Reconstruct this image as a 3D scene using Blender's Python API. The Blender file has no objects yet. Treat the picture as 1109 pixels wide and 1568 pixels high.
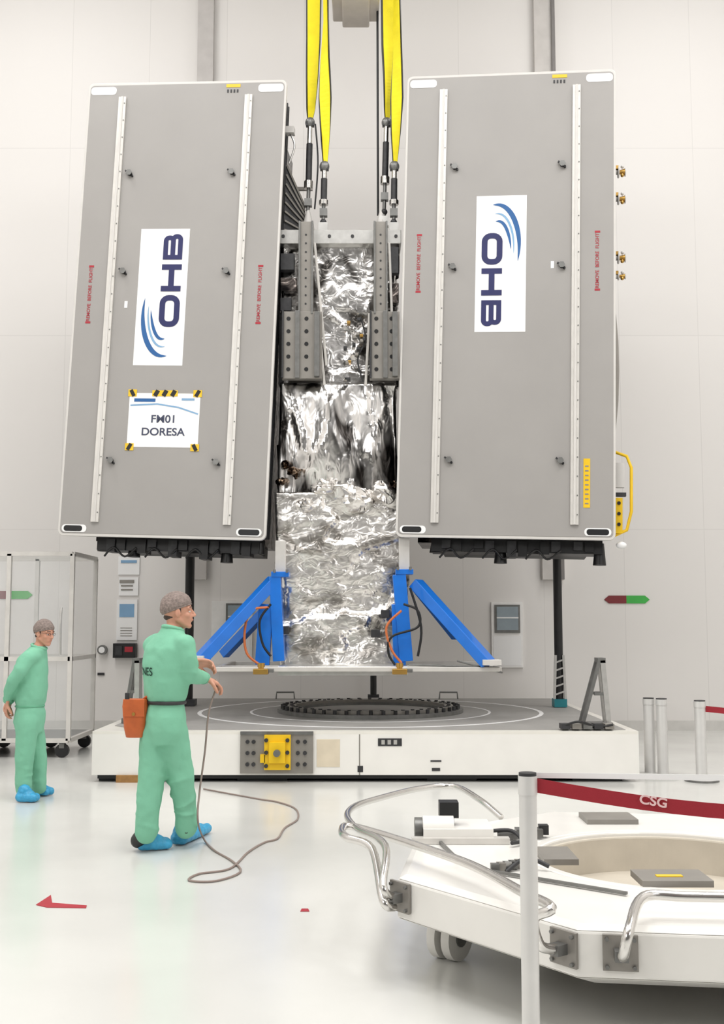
import bpy, math, random
from mathutils import Vector, Matrix, noise, Euler
random.seed(7)
# ---------------------------------------------------------------- survey helpers (metres, camera station at origin)
F=1700.0; CX=554.5; CY=784.0; TH=math.radians(5.58); EYE=1.6
sT,cT=math.sin(TH),math.cos(TH)
def S(px,py,Y):
    u=(px-CX)/F; v=(CY-py)/F; t=Y/(cT-v*sT)
    return Vector((u*t,Y,EYE+t*(sT+v*cT)))
def G(px,py,z=0.0):
    u=(px-CX)/F; v=(CY-py)/F; t=(z-EYE)/(sT+v*cT)
    return Vector((u*t,t*(cT-v*sT),z))
MATS={}
def srgb(c):
    return tuple(((x/255)/12.92 if x/255<=0.04045 else ((x/255+0.055)/1.055)**2.4) for x in c)+(1.0,)
def mat(name,c,rough=0.5,metal=0.0,var=0.06,scale=6.0,bump=0.0,bscale=60.0,coat=0.0,alpha=1.0):
    if name in MATS: return MATS[name]
    m=bpy.data.materials.new(name); m.use_nodes=True; nt=m.node_tree; N=nt.nodes; L=nt.links
    b=N['Principled BSDF']; col=srgb(c)
    tc=N.new('ShaderNodeTexCoord'); nz=N.new('ShaderNodeTexNoise'); nz.inputs['Scale'].default_value=scale; nz.inputs['Detail'].default_value=4
    L.new(tc.outputs['Object'],nz.inputs['Vector'])
    rp=N.new('ShaderNodeValToRGB'); rp.color_ramp.elements[0].position=0.3; rp.color_ramp.elements[1].position=0.7
    rp.color_ramp.elements[0].color=tuple(x*(1-var) for x in col[:3])+(1,)
    rp.color_ramp.elements[1].color=tuple(min(1,x*(1+var)) for x in col[:3])+(1,)
    L.new(nz.outputs['Fac'],rp.inputs['Fac']); L.new(rp.outputs['Color'],b.inputs['Base Color'])
    b.inputs['Roughness'].default_value=rough; b.inputs['Metallic'].default_value=metal
    b.inputs['Coat Weight'].default_value=coat; b.inputs['Alpha'].default_value=alpha
    if bump>0:
        n2=N.new('ShaderNodeTexNoise'); n2.inputs['Scale'].default_value=bscale; n2.inputs['Detail'].default_value=3
        L.new(tc.outputs['Object'],n2.inputs['Vector'])
        bp=N.new('ShaderNodeBump'); bp.inputs['Strength'].default_value=bump; bp.inputs['Distance'].default_value=0.01
        L.new(n2.outputs['Fac'],bp.inputs['Height']); L.new(bp.outputs['Normal'],b.inputs['Normal'])
    MATS[name]=m; return m
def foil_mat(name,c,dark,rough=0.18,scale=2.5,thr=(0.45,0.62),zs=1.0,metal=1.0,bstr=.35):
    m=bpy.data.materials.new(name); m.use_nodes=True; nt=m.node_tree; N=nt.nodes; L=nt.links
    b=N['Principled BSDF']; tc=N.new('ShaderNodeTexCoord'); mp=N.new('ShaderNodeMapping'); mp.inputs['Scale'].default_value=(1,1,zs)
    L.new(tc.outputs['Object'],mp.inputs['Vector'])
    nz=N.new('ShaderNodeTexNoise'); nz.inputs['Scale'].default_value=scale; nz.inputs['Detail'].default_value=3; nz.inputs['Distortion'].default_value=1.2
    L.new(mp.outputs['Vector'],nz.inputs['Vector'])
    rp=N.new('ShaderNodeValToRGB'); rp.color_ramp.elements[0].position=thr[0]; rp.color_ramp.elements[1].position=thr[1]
    rp.color_ramp.elements[0].color=srgb(dark); rp.color_ramp.elements[1].color=srgb(c)  # darker tone painted in as the dark reflections of crumpled foil
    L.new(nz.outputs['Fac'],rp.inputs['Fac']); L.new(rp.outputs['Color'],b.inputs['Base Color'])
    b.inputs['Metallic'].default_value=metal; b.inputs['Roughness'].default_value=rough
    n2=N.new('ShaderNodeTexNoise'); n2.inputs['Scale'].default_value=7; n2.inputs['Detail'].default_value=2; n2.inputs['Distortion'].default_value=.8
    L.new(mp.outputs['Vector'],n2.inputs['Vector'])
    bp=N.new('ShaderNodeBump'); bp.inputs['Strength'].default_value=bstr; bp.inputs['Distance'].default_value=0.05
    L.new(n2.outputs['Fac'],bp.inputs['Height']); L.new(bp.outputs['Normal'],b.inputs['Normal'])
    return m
WHITE=mat('white_paint',(232,230,225),0.35,var=0.03,scale=3)
CREAM=mat('cream_paint',(228,225,217),0.3,var=0.04,scale=4,coat=0.2)
TROL=mat('trolley_white_paint',(231,229,224),0.3,var=0.03,scale=4,coat=0.2)
PANEL=mat('panel_grey',(155,152,149),0.45,0.0,var=0.03,scale=1.5)
PEDGE=mat('panel_edge_white',(206,203,199),0.4,var=0.03)
ALU=mat('brushed_aluminium',(205,204,201),0.3,0.8,var=0.08,scale=15)
ALUW=mat('rail_anodised',(210,207,202),0.35,0.2,var=0.05,scale=10)
POSTM=mat('post_satin_silver',(216,215,213),0.35,0.35,var=0.03,scale=10)
STEEL=mat('steel_grey',(120,120,118),0.4,0.6,var=0.15,scale=12)
CHROME=mat('polished_chrome',(215,213,210),0.2,1.0,var=0.03)
BLACK=mat('black_plastic',(18,18,20),0.4,var=0.2)
DARK=mat('dark_grey',(48,48,50),0.5,0.1,var=0.25,scale=20)
BLUE=mat('blue_paint',(18,112,210),0.35,var=0.06,coat=0.3)
NAVY=mat('navy_print',(26,30,86),0.5)
SWB=mat('swoosh_blue',(30,90,150),0.5)
SWL=mat('swoosh_light_blue',(125,165,200),0.5)
PAPER=mat('white_sticker',(240,240,240),0.4,var=0.01)
RED=mat('red_print',(165,35,50),0.5)
REDB=mat('red_belt',(150,22,38),0.6,bump=0.2,bscale=200)
YEL=mat('yellow_webbing',(236,218,20),0.7,var=0.08,bump=0.3,bscale=150)
YELP=mat('yellow_paint',(232,190,20),0.4)
GOLD=mat('gold_metal',(190,150,80),0.3,0.8)
TEAL=mat('teal_paint',(30,120,130),0.4)
GREENP=mat('green_print',(60,170,70),0.5)
GTOP=mat('platform_top_grey',(150,148,145),0.55,var=0.06,scale=5)
TAN=mat('tan_interior',(198,190,176),0.5,var=0.06)
PLATE=mat('taupe_plate',(140,136,130),0.45,0.3)
WOOD=mat('wood_block',(150,110,60),0.6,var=0.2,scale=20)
CLOTH=mat('green_coverall_cloth',(124,188,158),0.9,var=0.05,scale=4,bump=0.25,bscale=22)
CLOTH2=mat('green_coverall_trim',(104,170,138),0.9,var=0.07,scale=5)
SKIN=mat('skin',(200,146,122),0.5,var=0.06,scale=20)
NET=mat('hairnet',(138,124,118),0.8,var=0.3,scale=60,bump=0.8,bscale=120)
HAIR=mat('dark_hair',(70,58,52),0.8,var=0.3,scale=60)
COVER=mat('blue_shoe_cover',(60,160,205),0.4,var=0.15,scale=20,bump=0.6,bscale=50)
LEATH=mat('orange_leather',(186,92,42),0.5,var=0.15,scale=12)
LIPS=mat('lips',(165,95,85),0.5)
EYEW=mat('eye_white',(225,220,215),0.2)
CABLE=mat('cable_grey',(140,125,118),0.5)
GLASS=mat('clear_plastic',(225,230,232),0.05,alpha=0.12)
WIN=mat('window_glass',(165,178,186),0.1,metal=0.2)
ORNG=mat('orange_cable',(200,110,60),0.5)
HAZ=mat('hazard_black',(20,20,20),0.5)
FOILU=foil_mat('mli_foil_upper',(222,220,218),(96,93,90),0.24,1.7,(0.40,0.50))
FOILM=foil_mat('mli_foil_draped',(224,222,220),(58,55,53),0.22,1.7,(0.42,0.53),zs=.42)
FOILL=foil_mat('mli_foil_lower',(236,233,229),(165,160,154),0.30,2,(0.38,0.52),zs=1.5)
FOILD=foil_mat('mli_foil_dark',(120,112,108),(40,38,38),0.25,3)
FOILG=foil_mat('mli_foil_bronze',(150,130,110),(45,34,28),0.25,12,(0.45,0.6))
class MB:
    def __init__(s): s.v=[];s.f=[];s.m=[];s.sm=[];s.mats=[]
    def add(s,vs,fs,mt,smooth=False,M=None):
        if mt not in s.mats: s.mats.append(mt)
        k=s.mats.index(mt); o=len(s.v)
        for p in vs:
            p=Vector(p); s.v.append(M@p if M is not None else p)
        for f in fs: s.f.append([o+i for i in f]); s.m.append(k); s.sm.append(smooth)
    def box(s,c,size,mt,M=None,R=None):
        x,y,z=[a/2 for a in size]; c=Vector(c)
        vs=[Vector((i*x,j*y,k*z)) for i in(-1,1) for j in(-1,1) for k in(-1,1)]
        if R is not None: vs=[R@p for p in vs]
        vs=[c+p for p in vs]
        s.add(vs,[(0,1,3,2),(4,6,7,5),(0,4,5,1),(2,3,7,6),(0,2,6,4),(1,5,7,3)],mt,False,M)
    def bb(s,x0,x1,y0,y1,z0,z1,mt,M=None):
        s.box(((x0+x1)/2,(y0+y1)/2,(z0+z1)/2),(abs(x1-x0),abs(y1-y0),abs(z1-z0)),mt,M)
    def fr(s,d):
        d=d.normalized(); a=Vector((0,0,1)) if abs(d.z)<0.95 else Vector((0,1,0))
        u=d.cross(a).normalized(); w=u.cross(d).normalized(); return u,w
    def beam(s,p1,p2,w,h,mt,M=None):
        p1=Vector(p1);p2=Vector(p2);u,k=s.fr(p2-p1)
        vs=[p+u*(a*w/2)+k*(b*h/2) for p in(p1,p2) for a,b in((-1,-1),(1,-1),(1,1),(-1,1))]
        s.add(vs,[(3,2,1,0),(4,5,6,7),(0,1,5,4),(1,2,6,5),(2,3,7,6),(3,0,4,7)],mt,False,M)
    def cyl(s,p1,p2,r,mt,r2=None,n=16,M=None,smooth=True):
        p1=Vector(p1);p2=Vector(p2);u,k=s.fr(p2-p1); r2=r if r2 is None else r2
        vs=[]
        for p,rr in((p1,r),(p2,r2)):
            for i in range(n):
                a=2*math.pi*i/n; vs.append(p+u*(rr*math.cos(a))+k*(rr*math.sin(a)))
        s.add(vs,[(i,(i+1)%n,n+(i+1)%n,n+i) for i in range(n)],mt,smooth,M)
        s.add(vs[:n],[tuple(reversed(range(n)))],mt,False,M); s.add(vs[n:],[tuple(range(n))],mt,False,M)
    def tube(s,pts,r,mt,n=10,M=None,sub=6):
        pts=[Vector(p) for p in pts]
        if sub>1: pts=crom(pts,sub)
        u,k=s.fr(pts[1]-pts[0]); vs=[]
        for i,p in enumerate(pts):
            d=(pts[min(i+1,len(pts)-1)]-pts[max(i-1,0)]).normalized()
            u=(u-d*u.dot(d)).normalized(); k=d.cross(u)
            for j in range(n):
                a=2*math.pi*j/n; vs.append(p+u*(r*math.cos(a))+k*(r*math.sin(a)))
        fs=[(i*n+j,i*n+(j+1)%n,(i+1)*n+(j+1)%n,(i+1)*n+j) for i in range(len(pts)-1) for j in range(n)]
        s.add(vs,fs,mt,True,M); s.add(vs[:n],[tuple(reversed(range(n)))],mt,False,M); s.add(vs[-n:],[tuple(range(n))],mt,False,M)
    def prism(s,poly,z0,z1,mt,M=None):
        n=len(poly); vs=[(x,y,z0) for x,y in poly]+[(x,y,z1) for x,y in poly]
        s.add(vs,[(i,(i+1)%n,n+(i+1)%n,n+i) for i in range(n)]+[tuple(reversed(range(n))),tuple(range(n,2*n))],mt,False,M)
    def ring(s,c,ri,ro,z0,z1,mt,n=64,M=None):
        c=Vector(c); vs=[]
        for i in range(n):
            a=2*math.pi*i/n; d=Vector((math.cos(a),math.sin(a),0)); R=ro
            vs+=[c+d*ri+Vector((0,0,z0)),c+d*R+Vector((0,0,z0)),c+d*R+Vector((0,0,z1)),c+d*ri+Vector((0,0,z1))]
        fs=[]
        for i in range(n):
            a=4*i;b=4*((i+1)%n)
            for q in range(4): fs.append((b+q,b+(q+1)%4,a+(q+1)%4,a+q))
        s.add(vs,fs,mt,False,M)
    def sph(s,c,r,mt,M=None,R=None,n=16,m=10):
        if not hasattr(r,'__len__'): r=(r,r,r)
        c=Vector(c); vs=[Vector((0,0,1))]
        for i in range(1,m):
            t=math.pi*i/m
            for j in range(n):
                a=2*math.pi*j/n; vs.append(Vector((math.sin(t)*math.cos(a),math.sin(t)*math.sin(a),math.cos(t))))
        vs.append(Vector((0,0,-1)))
        vs=[Vector((p.x*r[0],p.y*r[1],p.z*r[2])) for p in vs]
        if R is not None: vs=[R@p for p in vs]
        vs=[c+p for p in vs]; L=len(vs)-1
        fs=[(0,1+j,1+(j+1)%n) for j in range(n)]
        for i in range(m-2):
            for j in range(n):
                a=1+i*n; b=a+n; fs.append((a+j,b+j,b+(j+1)%n,a+(j+1)%n))
        a=1+(m-2)*n; fs+=[(L,a+(j+1)%n,a+j) for j in range(n)]
        s.add(vs,fs,mt,True,M)
    def chain(s,pr,mt):
        for (p,r) in pr: s.sph(p,r,mt,n=14,m=9)
        for (p,r),(q,t) in zip(pr,pr[1:]): s.cyl(p,q,r,mt,r2=t,n=14)
    def loft(s,rings,mt,n=20,yaw=0.0):
        vs=[]; ca,sa=math.cos(yaw),math.sin(yaw)
        fwd=Vector((ca,sa,0)); lat=Vector((-sa,ca,0))
        for c,rl,rd in rings:
            for j in range(n):
                a=2*math.pi*j/n
                vs.append(Vector(c)+fwd*(rd*math.cos(a))+lat*(rl*math.sin(a)))
        fs=[(i*n+j,i*n+(j+1)%n,(i+1)*n+(j+1)%n,(i+1)*n+j) for i in range(len(rings)-1) for j in range(n)]
        fs+=[tuple(reversed(range(n))),tuple(range((len(rings)-1)*n,len(rings)*n))]
        s.add(vs,fs,mt,True)
    def build(s,name,parent=None,loc=None,bevel=0.0,remesh=0.0,smooth=0,disp=0.0,dscale=0.1,disp2=0.0):
        if loc is None:
            if parent is not None: loc=Vector((0,0,0))
            else:
                xs=[p.x for p in s.v];ys=[p.y for p in s.v];zs=[p.z for p in s.v]
                loc=Vector(((min(xs)+max(xs))/2,(min(ys)+max(ys))/2,min(zs)))
        off=Vector(loc)
        if parent is not None and parent.get('wloc') is not None: off=Vector(parent['wloc'])
        me=bpy.data.meshes.new(name); me.from_pydata([tuple(p-off) for p in s.v],[],s.f)
        for m in s.mats: me.materials.append(m)
        me.polygons.foreach_set('material_index',s.m); me.polygons.foreach_set('use_smooth',s.sm); me.update()
        ob=bpy.data.objects.new(name,me); bpy.context.collection.objects.link(ob)
        if parent is not None: ob.parent=parent
        else: ob.location=loc
        if bevel>0:
            b=ob.modifiers.new('bevel','BEVEL'); b.width=bevel; b.segments=2; b.limit_method='ANGLE'; b.angle_limit=math.radians(50)
        if remesh>0:
            r=ob.modifiers.new('remesh','REMESH'); r.mode='VOXEL'; r.voxel_size=remesh; r.use_smooth_shade=True
        if smooth:
            q=ob.modifiers.new('smooth','SMOOTH'); q.factor=0.6; q.iterations=smooth
        for dd,ds,dp in ((disp,dscale,2),(disp2,.04,1)):
            if dd>0:
                t=bpy.data.textures.new(name+'_folds','CLOUDS'); t.noise_scale=ds; t.noise_depth=dp
                d=ob.modifiers.new('folds','DISPLACE'); d.texture=t; d.strength=dd; d.mid_level=0.5
        return ob
def crom(p,sub):
    out=[]
    for i in range(len(p)-1):
        a=p[max(i-1,0)];b=p[i];c=p[i+1];d=p[min(i+2,len(p)-1)]
        for k in range(sub):
            t=k/sub
            out.append(0.5*((2*b)+(c-a)*t+(2*a-5*b+4*c-d)*t*t+(-a+3*b-3*c+d)*t**3))
    out.append(p[-1]); return out
def empty(name,loc=(0,0,0),M=None,parent=None):
    e=bpy.data.objects.new(name,None); e.empty_display_size=0.2; bpy.context.collection.objects.link(e)
    if M is not None: e.matrix_basis=M
    else:
        e.location=loc; e['wloc']=tuple(loc)
    if parent: e.parent=parent
    return e
def text(name,body,size,mt,M,parent=None,sx=1.0,bold=0.0,align='CENTER'):
    cu=bpy.data.curves.new(name,'FONT'); cu.body=body; cu.size=size; cu.extrude=0.001; cu.align_x=align; cu.align_y='CENTER'; cu.offset=bold
    cu.materials.append(mt)
    ob=bpy.data.objects.new(name,cu); bpy.context.collection.objects.link(ob)
    ob.parent=parent; ob.matrix_basis=M@Matrix.Diagonal((sx,1,1,1)); return ob
def ribbon(mb,pts,w,mt,z,closed=False,M=None):
    n=len(pts); P=[Vector(p) for p in pts]; vs=[]
    for i in range(n):
        if closed: a=P[i-1];c=P[(i+1)%n]
        else: a=P[max(i-1,0)];c=P[min(i+1,n-1)]
        b=P[i]; d1=(b-a); d2=(c-b)
        if d1.length<1e-9:d1=d2
        if d2.length<1e-9:d2=d1
        d1.normalize();d2.normalize(); t=(d1+d2).normalized(); nn=Vector((-t.y,t.x))
        k=w/2/max(0.5,nn.dot(Vector((-d1.y,d1.x))))
        vs+=[(b.x+nn.x*k,b.y+nn.y*k,z),(b.x-nn.x*k,b.y-nn.y*k,z)]
    fs=[(2*i,2*i+1,2*((i+1)%n)+1,2*((i+1)%n)) for i in range(n if closed else n-1)]
    mb.add(vs,fs,mt,False,M)
def rrect(x0,y0,x1,y1,r,n=5,corners=(1,1,1,1)):
    out=[]
    for k,(cx,cy,a0) in enumerate(((x1-r,y1-r,0),(x0+r,y1-r,90),(x0+r,y0+r,180),(x1-r,y0+r,270))):
        if corners[k]:
            for i in range(n+1):
                a=math.radians(a0+90*i/n); out.append((cx+r*math.cos(a),cy+r*math.sin(a)))
        else: out.append(((x1,y1),(x0,y1),(x0,y0),(x1,y0))[k])
    return out
# ---------------------------------------------------------------- room
WY=16.5
def room():
    m=bpy.data.materials.new('cleanroom_wall'); m.use_nodes=True; N=m.node_tree.nodes; L=m.node_tree.links; b=N['Principled BSDF']
    tc=N.new('ShaderNodeTexCoord'); sp=N.new('ShaderNodeSeparateXYZ'); cb=N.new('ShaderNodeCombineXYZ'); ad=N.new('ShaderNodeMath'); ad.operation='ADD'
    L.new(tc.outputs['Object'],sp.inputs[0]); L.new(sp.outputs['X'],ad.inputs[0]); L.new(sp.outputs['Y'],ad.inputs[1])
    L.new(ad.outputs[0],cb.inputs['X']); L.new(sp.outputs['Z'],cb.inputs['Y'])
    br=N.new('ShaderNodeTexBrick'); br.offset=0; br.inputs['Scale'].default_value=1; br.inputs['Mortar Size'].default_value=0.006
    br.inputs['Brick Width'].default_value=1.2; br.inputs['Row Height'].default_value=2.95; br.inputs['Mortar Smooth'].default_value=0.5
    br.inputs['Color1'].default_value=srgb((228,225,222)); br.inputs['Color2'].default_value=srgb((226,223,220)); br.inputs['Mortar'].default_value=srgb((214,211,208))
    L.new(cb.outputs[0],br.inputs['Vector']); L.new(br.outputs['Color'],b.inputs['Base Color']); b.inputs['Roughness'].default_value=0.5
    fm=bpy.data.materials.new('epoxy_floor'); fm.use_nodes=True; N=fm.node_tree.nodes; L=fm.node_tree.links; b=N['Principled BSDF']
    tc=N.new('ShaderNodeTexCoord'); nz=N.new('ShaderNodeTexNoise'); nz.inputs['Scale'].default_value=0.7; nz.inputs['Detail'].default_value=6
    L.new(tc.outputs['Object'],nz.inputs['Vector']); rp=N.new('ShaderNodeValToRGB')
    rp.color_ramp.elements[0].position=.3; rp.color_ramp.elements[1].position=.7
    rp.color_ramp.elements[0].color=srgb((208,208,204)); rp.color_ramp.elements[1].color=srgb((218,218,214))
    L.new(nz.outputs['Fac'],rp.inputs['Fac']); L.new(rp.outputs['Color'],b.inputs['Base Color'])
    mr=N.new('ShaderNodeMapRange'); mr.inputs['To Min'].default_value=0.16; mr.inputs['To Max'].default_value=0.3
    L.new(nz.outputs['Fac'],mr.inputs['Value']); L.new(mr.outputs[0],b.inputs['Roughness'])
    b.inputs['Coat Weight'].default_value=.3; b.inputs['Coat Roughness'].default_value=.15
    cm=mat('ceiling_paint',(195,194,192),0.8); wn=mat('wall_front_foil_dark',(100,99,98),0.8)  # unseen front wall darkened, ceiling greyed, so the foil mirrors dark areas
    def slab(name,x0,x1,y0,y1,z0,z1,mt):
        q=MB(); q.bb(x0,x1,y0,y1,z0,z1,mt); o=q.build(name,loc=(0,0,0)); return o
    slab('floor',-9,9,-8,WY,-0.2,0,fm); slab('ceiling',-9,9,-8,WY,13,13.2,cm)
    slab('wall_back',-9,9,WY,WY+.2,-.2,13.2,m); slab('wall_left',-9.2,-9,-8,WY,-.2,13.2,m)
    slab('wall_right',9,9.2,-8,WY,-.2,13.2,m); slab('wall_front',-9,9,-8.2,-8,-.2,13.2,wn)
    slab('baseboard_back',-8.98,8.98,WY-.06,WY-.002,0.0,.14,mat('base_grey',(205,203,199),.4))
    for i,(a,b2,c) in enumerate(((303,327,(188,184,181)),(818,850,(198,194,190)))):
        x0=S(a,60,WY-.1).x; x1=S(b2,60,WY-.1).x
        slab('trim_%d'%(i+1),x0,x1,WY-.12,WY-.002,2.2,12.99,mat('column_grey%d'%i,c,.5))
    x0=S(844,60,WY-.1).x
    slab('trim_3',x0,x0+.05,WY-.17,WY-.122,2.2,12.99,mat('rail_dark',(120,116,114),.5))
room()
# ---------------------------------------------------------------- satellites
def frame(TL,TR,BL,BR,d):
    a=S(*TL,d[0]);b=S(*TR,d[1]);c=S(*BL,d[2]);e=S(*BR,d[3])
    r=((b-a)+(e-c)); up=((a-c)+(b-e)); W=r.length/2; Hh=up.length/2
    r.normalize(); up=(up-r*up.dot(r)).normalized(); n=r.cross(up)
    ctr=(a+b+c+e)/4; o=ctr-r*W/2-up*Hh/2
    M=Matrix(((r.x,up.x,n.x,o.x),(r.y,up.y,n.y,o.y),(r.z,up.z,n.z,o.z),(0,0,0,1)))
    return M,W,Hh
def logo(root,W,Hh,u0,u1,v0,v1,flip):
    mb=MB(); lw=(u1-u0)*W; lh=(v1-v0)*Hh
    mb.box(((u0+u1)/2*W,(1-(v0+v1)/2)*Hh,.004),(lw,lh,.006),PAPER)
    k=lh/208.0
    ctr=Vector(((u0+u1)/2*W,(1-(v0+v1)/2)*Hh,0.008))
    ang=math.radians(-90 if flip else 90)
    Rm=Matrix.Translation(ctr)@Matrix.Rotation(ang,4,'Z')@Matrix.Scale(k,4)@Matrix.Translation(Vector((-104,-38,0)))
    zz=0.3; y0,y1=14,36; w=8.5
    ribbon(mb,rrect(62,y0,102,y1,9),w,NAVY,zz,True,Rm)
    ribbon(mb,[(116,y0-4),(116,y1+4)],w,NAVY,zz,False,Rm); ribbon(mb,[(149,y0-4),(149,y1+4)],w,NAVY,zz,False,Rm); ribbon(mb,[(116,25),(149,25)],w,NAVY,zz+.05,False,Rm)
    ribbon(mb,rrect(164,25,194,y1,5,corners=(1,0,0,1)),w*.85,NAVY,zz,True,Rm)
    ribbon(mb,rrect(164,y0,196,25,5,corners=(1,0,0,1)),w*.85,NAVY,zz+.05,True,Rm)
    def cres(cx,cy,rx,ry,t0,t1,wd,mt):
        vs=[];n=20
        for i in range(n+1):
            s_=i/n; t=math.radians(t0+(t1-t0)*s_); q=wd*math.sin(math.pi*s_)**.7
            vs+=[(cx+rx*math.cos(t),cy+ry*math.sin(t),zz),(cx+(rx-q)*math.cos(t),cy+(ry-q*.8)*math.sin(t),zz)]
        mb.add(vs,[(2*i,2*i+1,2*i+3,2*i+2) for i in range(n)],mt,False,Rm)
    cres(72,34,60,33,60,196,9,SWB); cres(76,34,49,23.5,72,195,4,SWL); cres(80,35,42,18,85,198,6,SWB)
    mb.build('logo_sticker',root)
def satellite(name,M,W,Hh,lab,flip,right):
    root=empty(name,M=M)
    mb=MB()
    mb.prism(rrect(0,0,W,Hh,.07),-.05,0.0,PEDGE)
    mb.prism(rrect(.025,.03,W-.025,Hh-.03,.05),-.01,.004,PANEL)
    mb.build('solar_panel',root,bevel=.006)
    m2=MB()
    for u in (.18,.815):
        m2.bb(u*W-.045,u*W+.045,.03*Hh,.965*Hh,.004,.03,ALUW)
        m2.bb(u*W-.012,u*W+.012,.03*Hh,.965*Hh,.03,.04,PEDGE)
        for k in range(24): 
            v=(.05+.9*k/23)*Hh; m2.cyl((u*W+.03,v,.03),(u*W+.03,v,.035),.008,STEEL,n=6)
    for v in(.21,.43,.84):
        for u in(.24,.75):
            x,y=u*W,(1-v)*Hh
            m2.cyl((x,y,.004),(x,y,.05),.028,DARK,n=12); m2.cyl((x,y,.05),(x,y,.055),.038,STEEL,n=6)
            m2.beam((x,y,.03),(x-.05,y+.03,.03),.02,.02,DARK); m2.cyl((x+.03,y-.03,.004),(x+.03,y-.03,.03),.014,BLACK,n=8)
    for a,b in((.015,.145),(.86,.985)):
        m2.prism(rrect(a*W,Hh*.972,b*W,Hh*.99,.04),.003,.008,PAPER)
    m2.prism(rrect(.02*W,Hh*.008,.14*W,Hh*.024,.04),.003,.008,PAPER); m2.prism(rrect(.03*W,Hh*.01,.12*W,Hh*.022,.03),.006,.010,BLACK)
    m2.prism(rrect(.86*W,Hh*.008,.98*W,Hh*.024,.04),.003,.008,PAPER); m2.prism(rrect(.87*W,Hh*.01,.97*W,Hh*.022,.03),.006,.010,BLACK)
    m2.bb(.70*W,.77*W,Hh*.984,Hh*.991,.003,.009,YELP)
    for q in range(4): m2.bb((.705+q*.016)*W,(.713+q*.016)*W,Hh*.972,Hh*.979,.003,.008,DARK)
    m2.bb(.255*W,.27*W,Hh*.49,Hh*.505,.003,.008,PAPER) if not right else m2.bb(.70*W,.715*W,Hh*.565,Hh*.58,.003,.008,PAPER)
    if right:
        m2.bb(.855*W,.885*W,Hh*.065,Hh*.165,.003,.008,YELP)
        for q in range(9): m2.bb(.862*W,.878*W,Hh*(.072+.0095*q),Hh*(.075+.0095*q),.008,.0095,PLATE)
    m2.build('panel_rails_and_fasteners',root)
    logo(root,W,Hh,*lab,flip)
    for u in(.078,.915):
        v=.48 if not right else .42
        Mt=Matrix.Translation(Vector((u*W,(1-v)*Hh,.006)))@Matrix.Rotation(math.radians(90),4,'Z')
        text('warning_print','REMOVE  BEFORE  FLIGHT',.056,RED,Mt,root,sx=1.0,bold=.0005)
        m3=MB()
        for dv in(-.062,.062): m3.bb(u*W-.03,u*W+.03,(1-v+dv)*Hh-.012,(1-v+dv)*Hh+.012,.004,.007,RED)
        m3.build('warning_blocks',root)
    b=MB(); 
    b.bb(.05*W,.95*W,.12,Hh-.12,-.75,-.18,FOILD)
    b.bb(.08*W,.93*W,.02,Hh-.35,-1.5,-.75,FOILD)
    for k in range(5): b.bb(.02*W,.98*W,.06,Hh-.1,-.10-.09*k,-.125-.09*k,DARK)
    for k in range(4): b.bb(.3*W,.36*W,.3+k*1.4,.42+k*1.4,-.2,-.05,STEEL)
    rnd=random.Random(3+right)
    b.bb(.16*W,.95*W,-.13,.06,-.6,-.25,BLACK)
    b.bb(.2*W,.9*W,-.09,.02,-1.4,-.6,DARK)
    for k in range(16):
        x=(.18+.76*k/15)*W; h=rnd.uniform(.1,.26)
        if k%3==0: b.cyl((x,0,-.35),(x,-h,-.35),.05,BLACK,r2=.075,n=12)
        else: b.bb(x-.05,x+.05,-h*.8,0,-.45,-.22,DARK if k%2 else BLACK)
    for k in range(3):
        b.tube([(x*W,-.1,-.2) if i%2 else (x*W,-.2,-.25) for i,x in enumerate((.2+.2*k,.25+.2*k,.3+.2*k,.36+.2*k))],.012,BLACK)
    if right:
        for (z,kk) in ((.795,0),(.735,1),(.605,2),(.565,3)):
            y=z*Hh; x=W*1.0; sc=.8 if kk<3 else .55
            b.cyl((.95*W,y,-.3),(x+.05,y,-.3),.03,PEDGE,n=12); b.cyl((x+.05,y,-.3),(x+.065,y,-.3),.085*sc,PEDGE,n=16)
            b.cyl((x+.065,y,-.3),(x+.13,y,-.3),.03*sc,GOLD,r2=.05*sc,n=14); b.cyl((x+.13,y,-.3),(x+.14,y,-.3),.065*sc,PEDGE,n=14)
            b.box((x+.03,y+.06*sc,-.3),(.05,.04,.08),GOLD); b.sph((x+.10,y-.06*sc,-.28),.022,GOLD); b.sph((x+.10,y+.07*sc,-.28),.02,PEDGE)
        b.sph((.985*W,.37*Hh,-.6),(.13,1.0,.35),PLATE)
        x=W+.0; P=[(x-.05,1.05,-.2),(x+.14,.98,-.2),(x+.19,.85,-.2),(x+.19,.35,-.2),(x+.14,.14,-.2),(x-.05,.05,-.2)]
        b.tube(P,.018,YELP,sub=1); b.bb(x-.02,x+.09,.1,.5,-.24,-.16,YELP); b.bb(x-.02,x+.13,.52,.56,-.24,-.16,DARK)
        b.bb(x-.02,x+.11,.62,.9,-.23,-.17,PEDGE)
        for yy in(.2,.32,.44): b.cyl((x+.05,yy,-.15),(x+.05,yy,-.16),.02,BLACK,n=8)
        b.sph((x+.08,-.03,-.2),(.06,.04,.04),PAPER)
    else:
        b.cyl((-.02,Hh*.72,-.3),(-.07,Hh*.72,-.3),.03,STEEL); b.sph((-.06,Hh*.72+.03,-.3),.03,DARK)
        b.add([(W-.02,Hh*.83,-.3),(W+.2,Hh*.75,-.5),(W+.2,Hh*.68,-.5),(W-.02,Hh*.66,-.3)],[(0,1,2,3)],DARK)
        for k in range(8): b.beam((W-.01,Hh*(.83-.021*k),-.29),(W+.2,Hh*(.75-.0095*k),-.49),.02,.02,PLATE)
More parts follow.
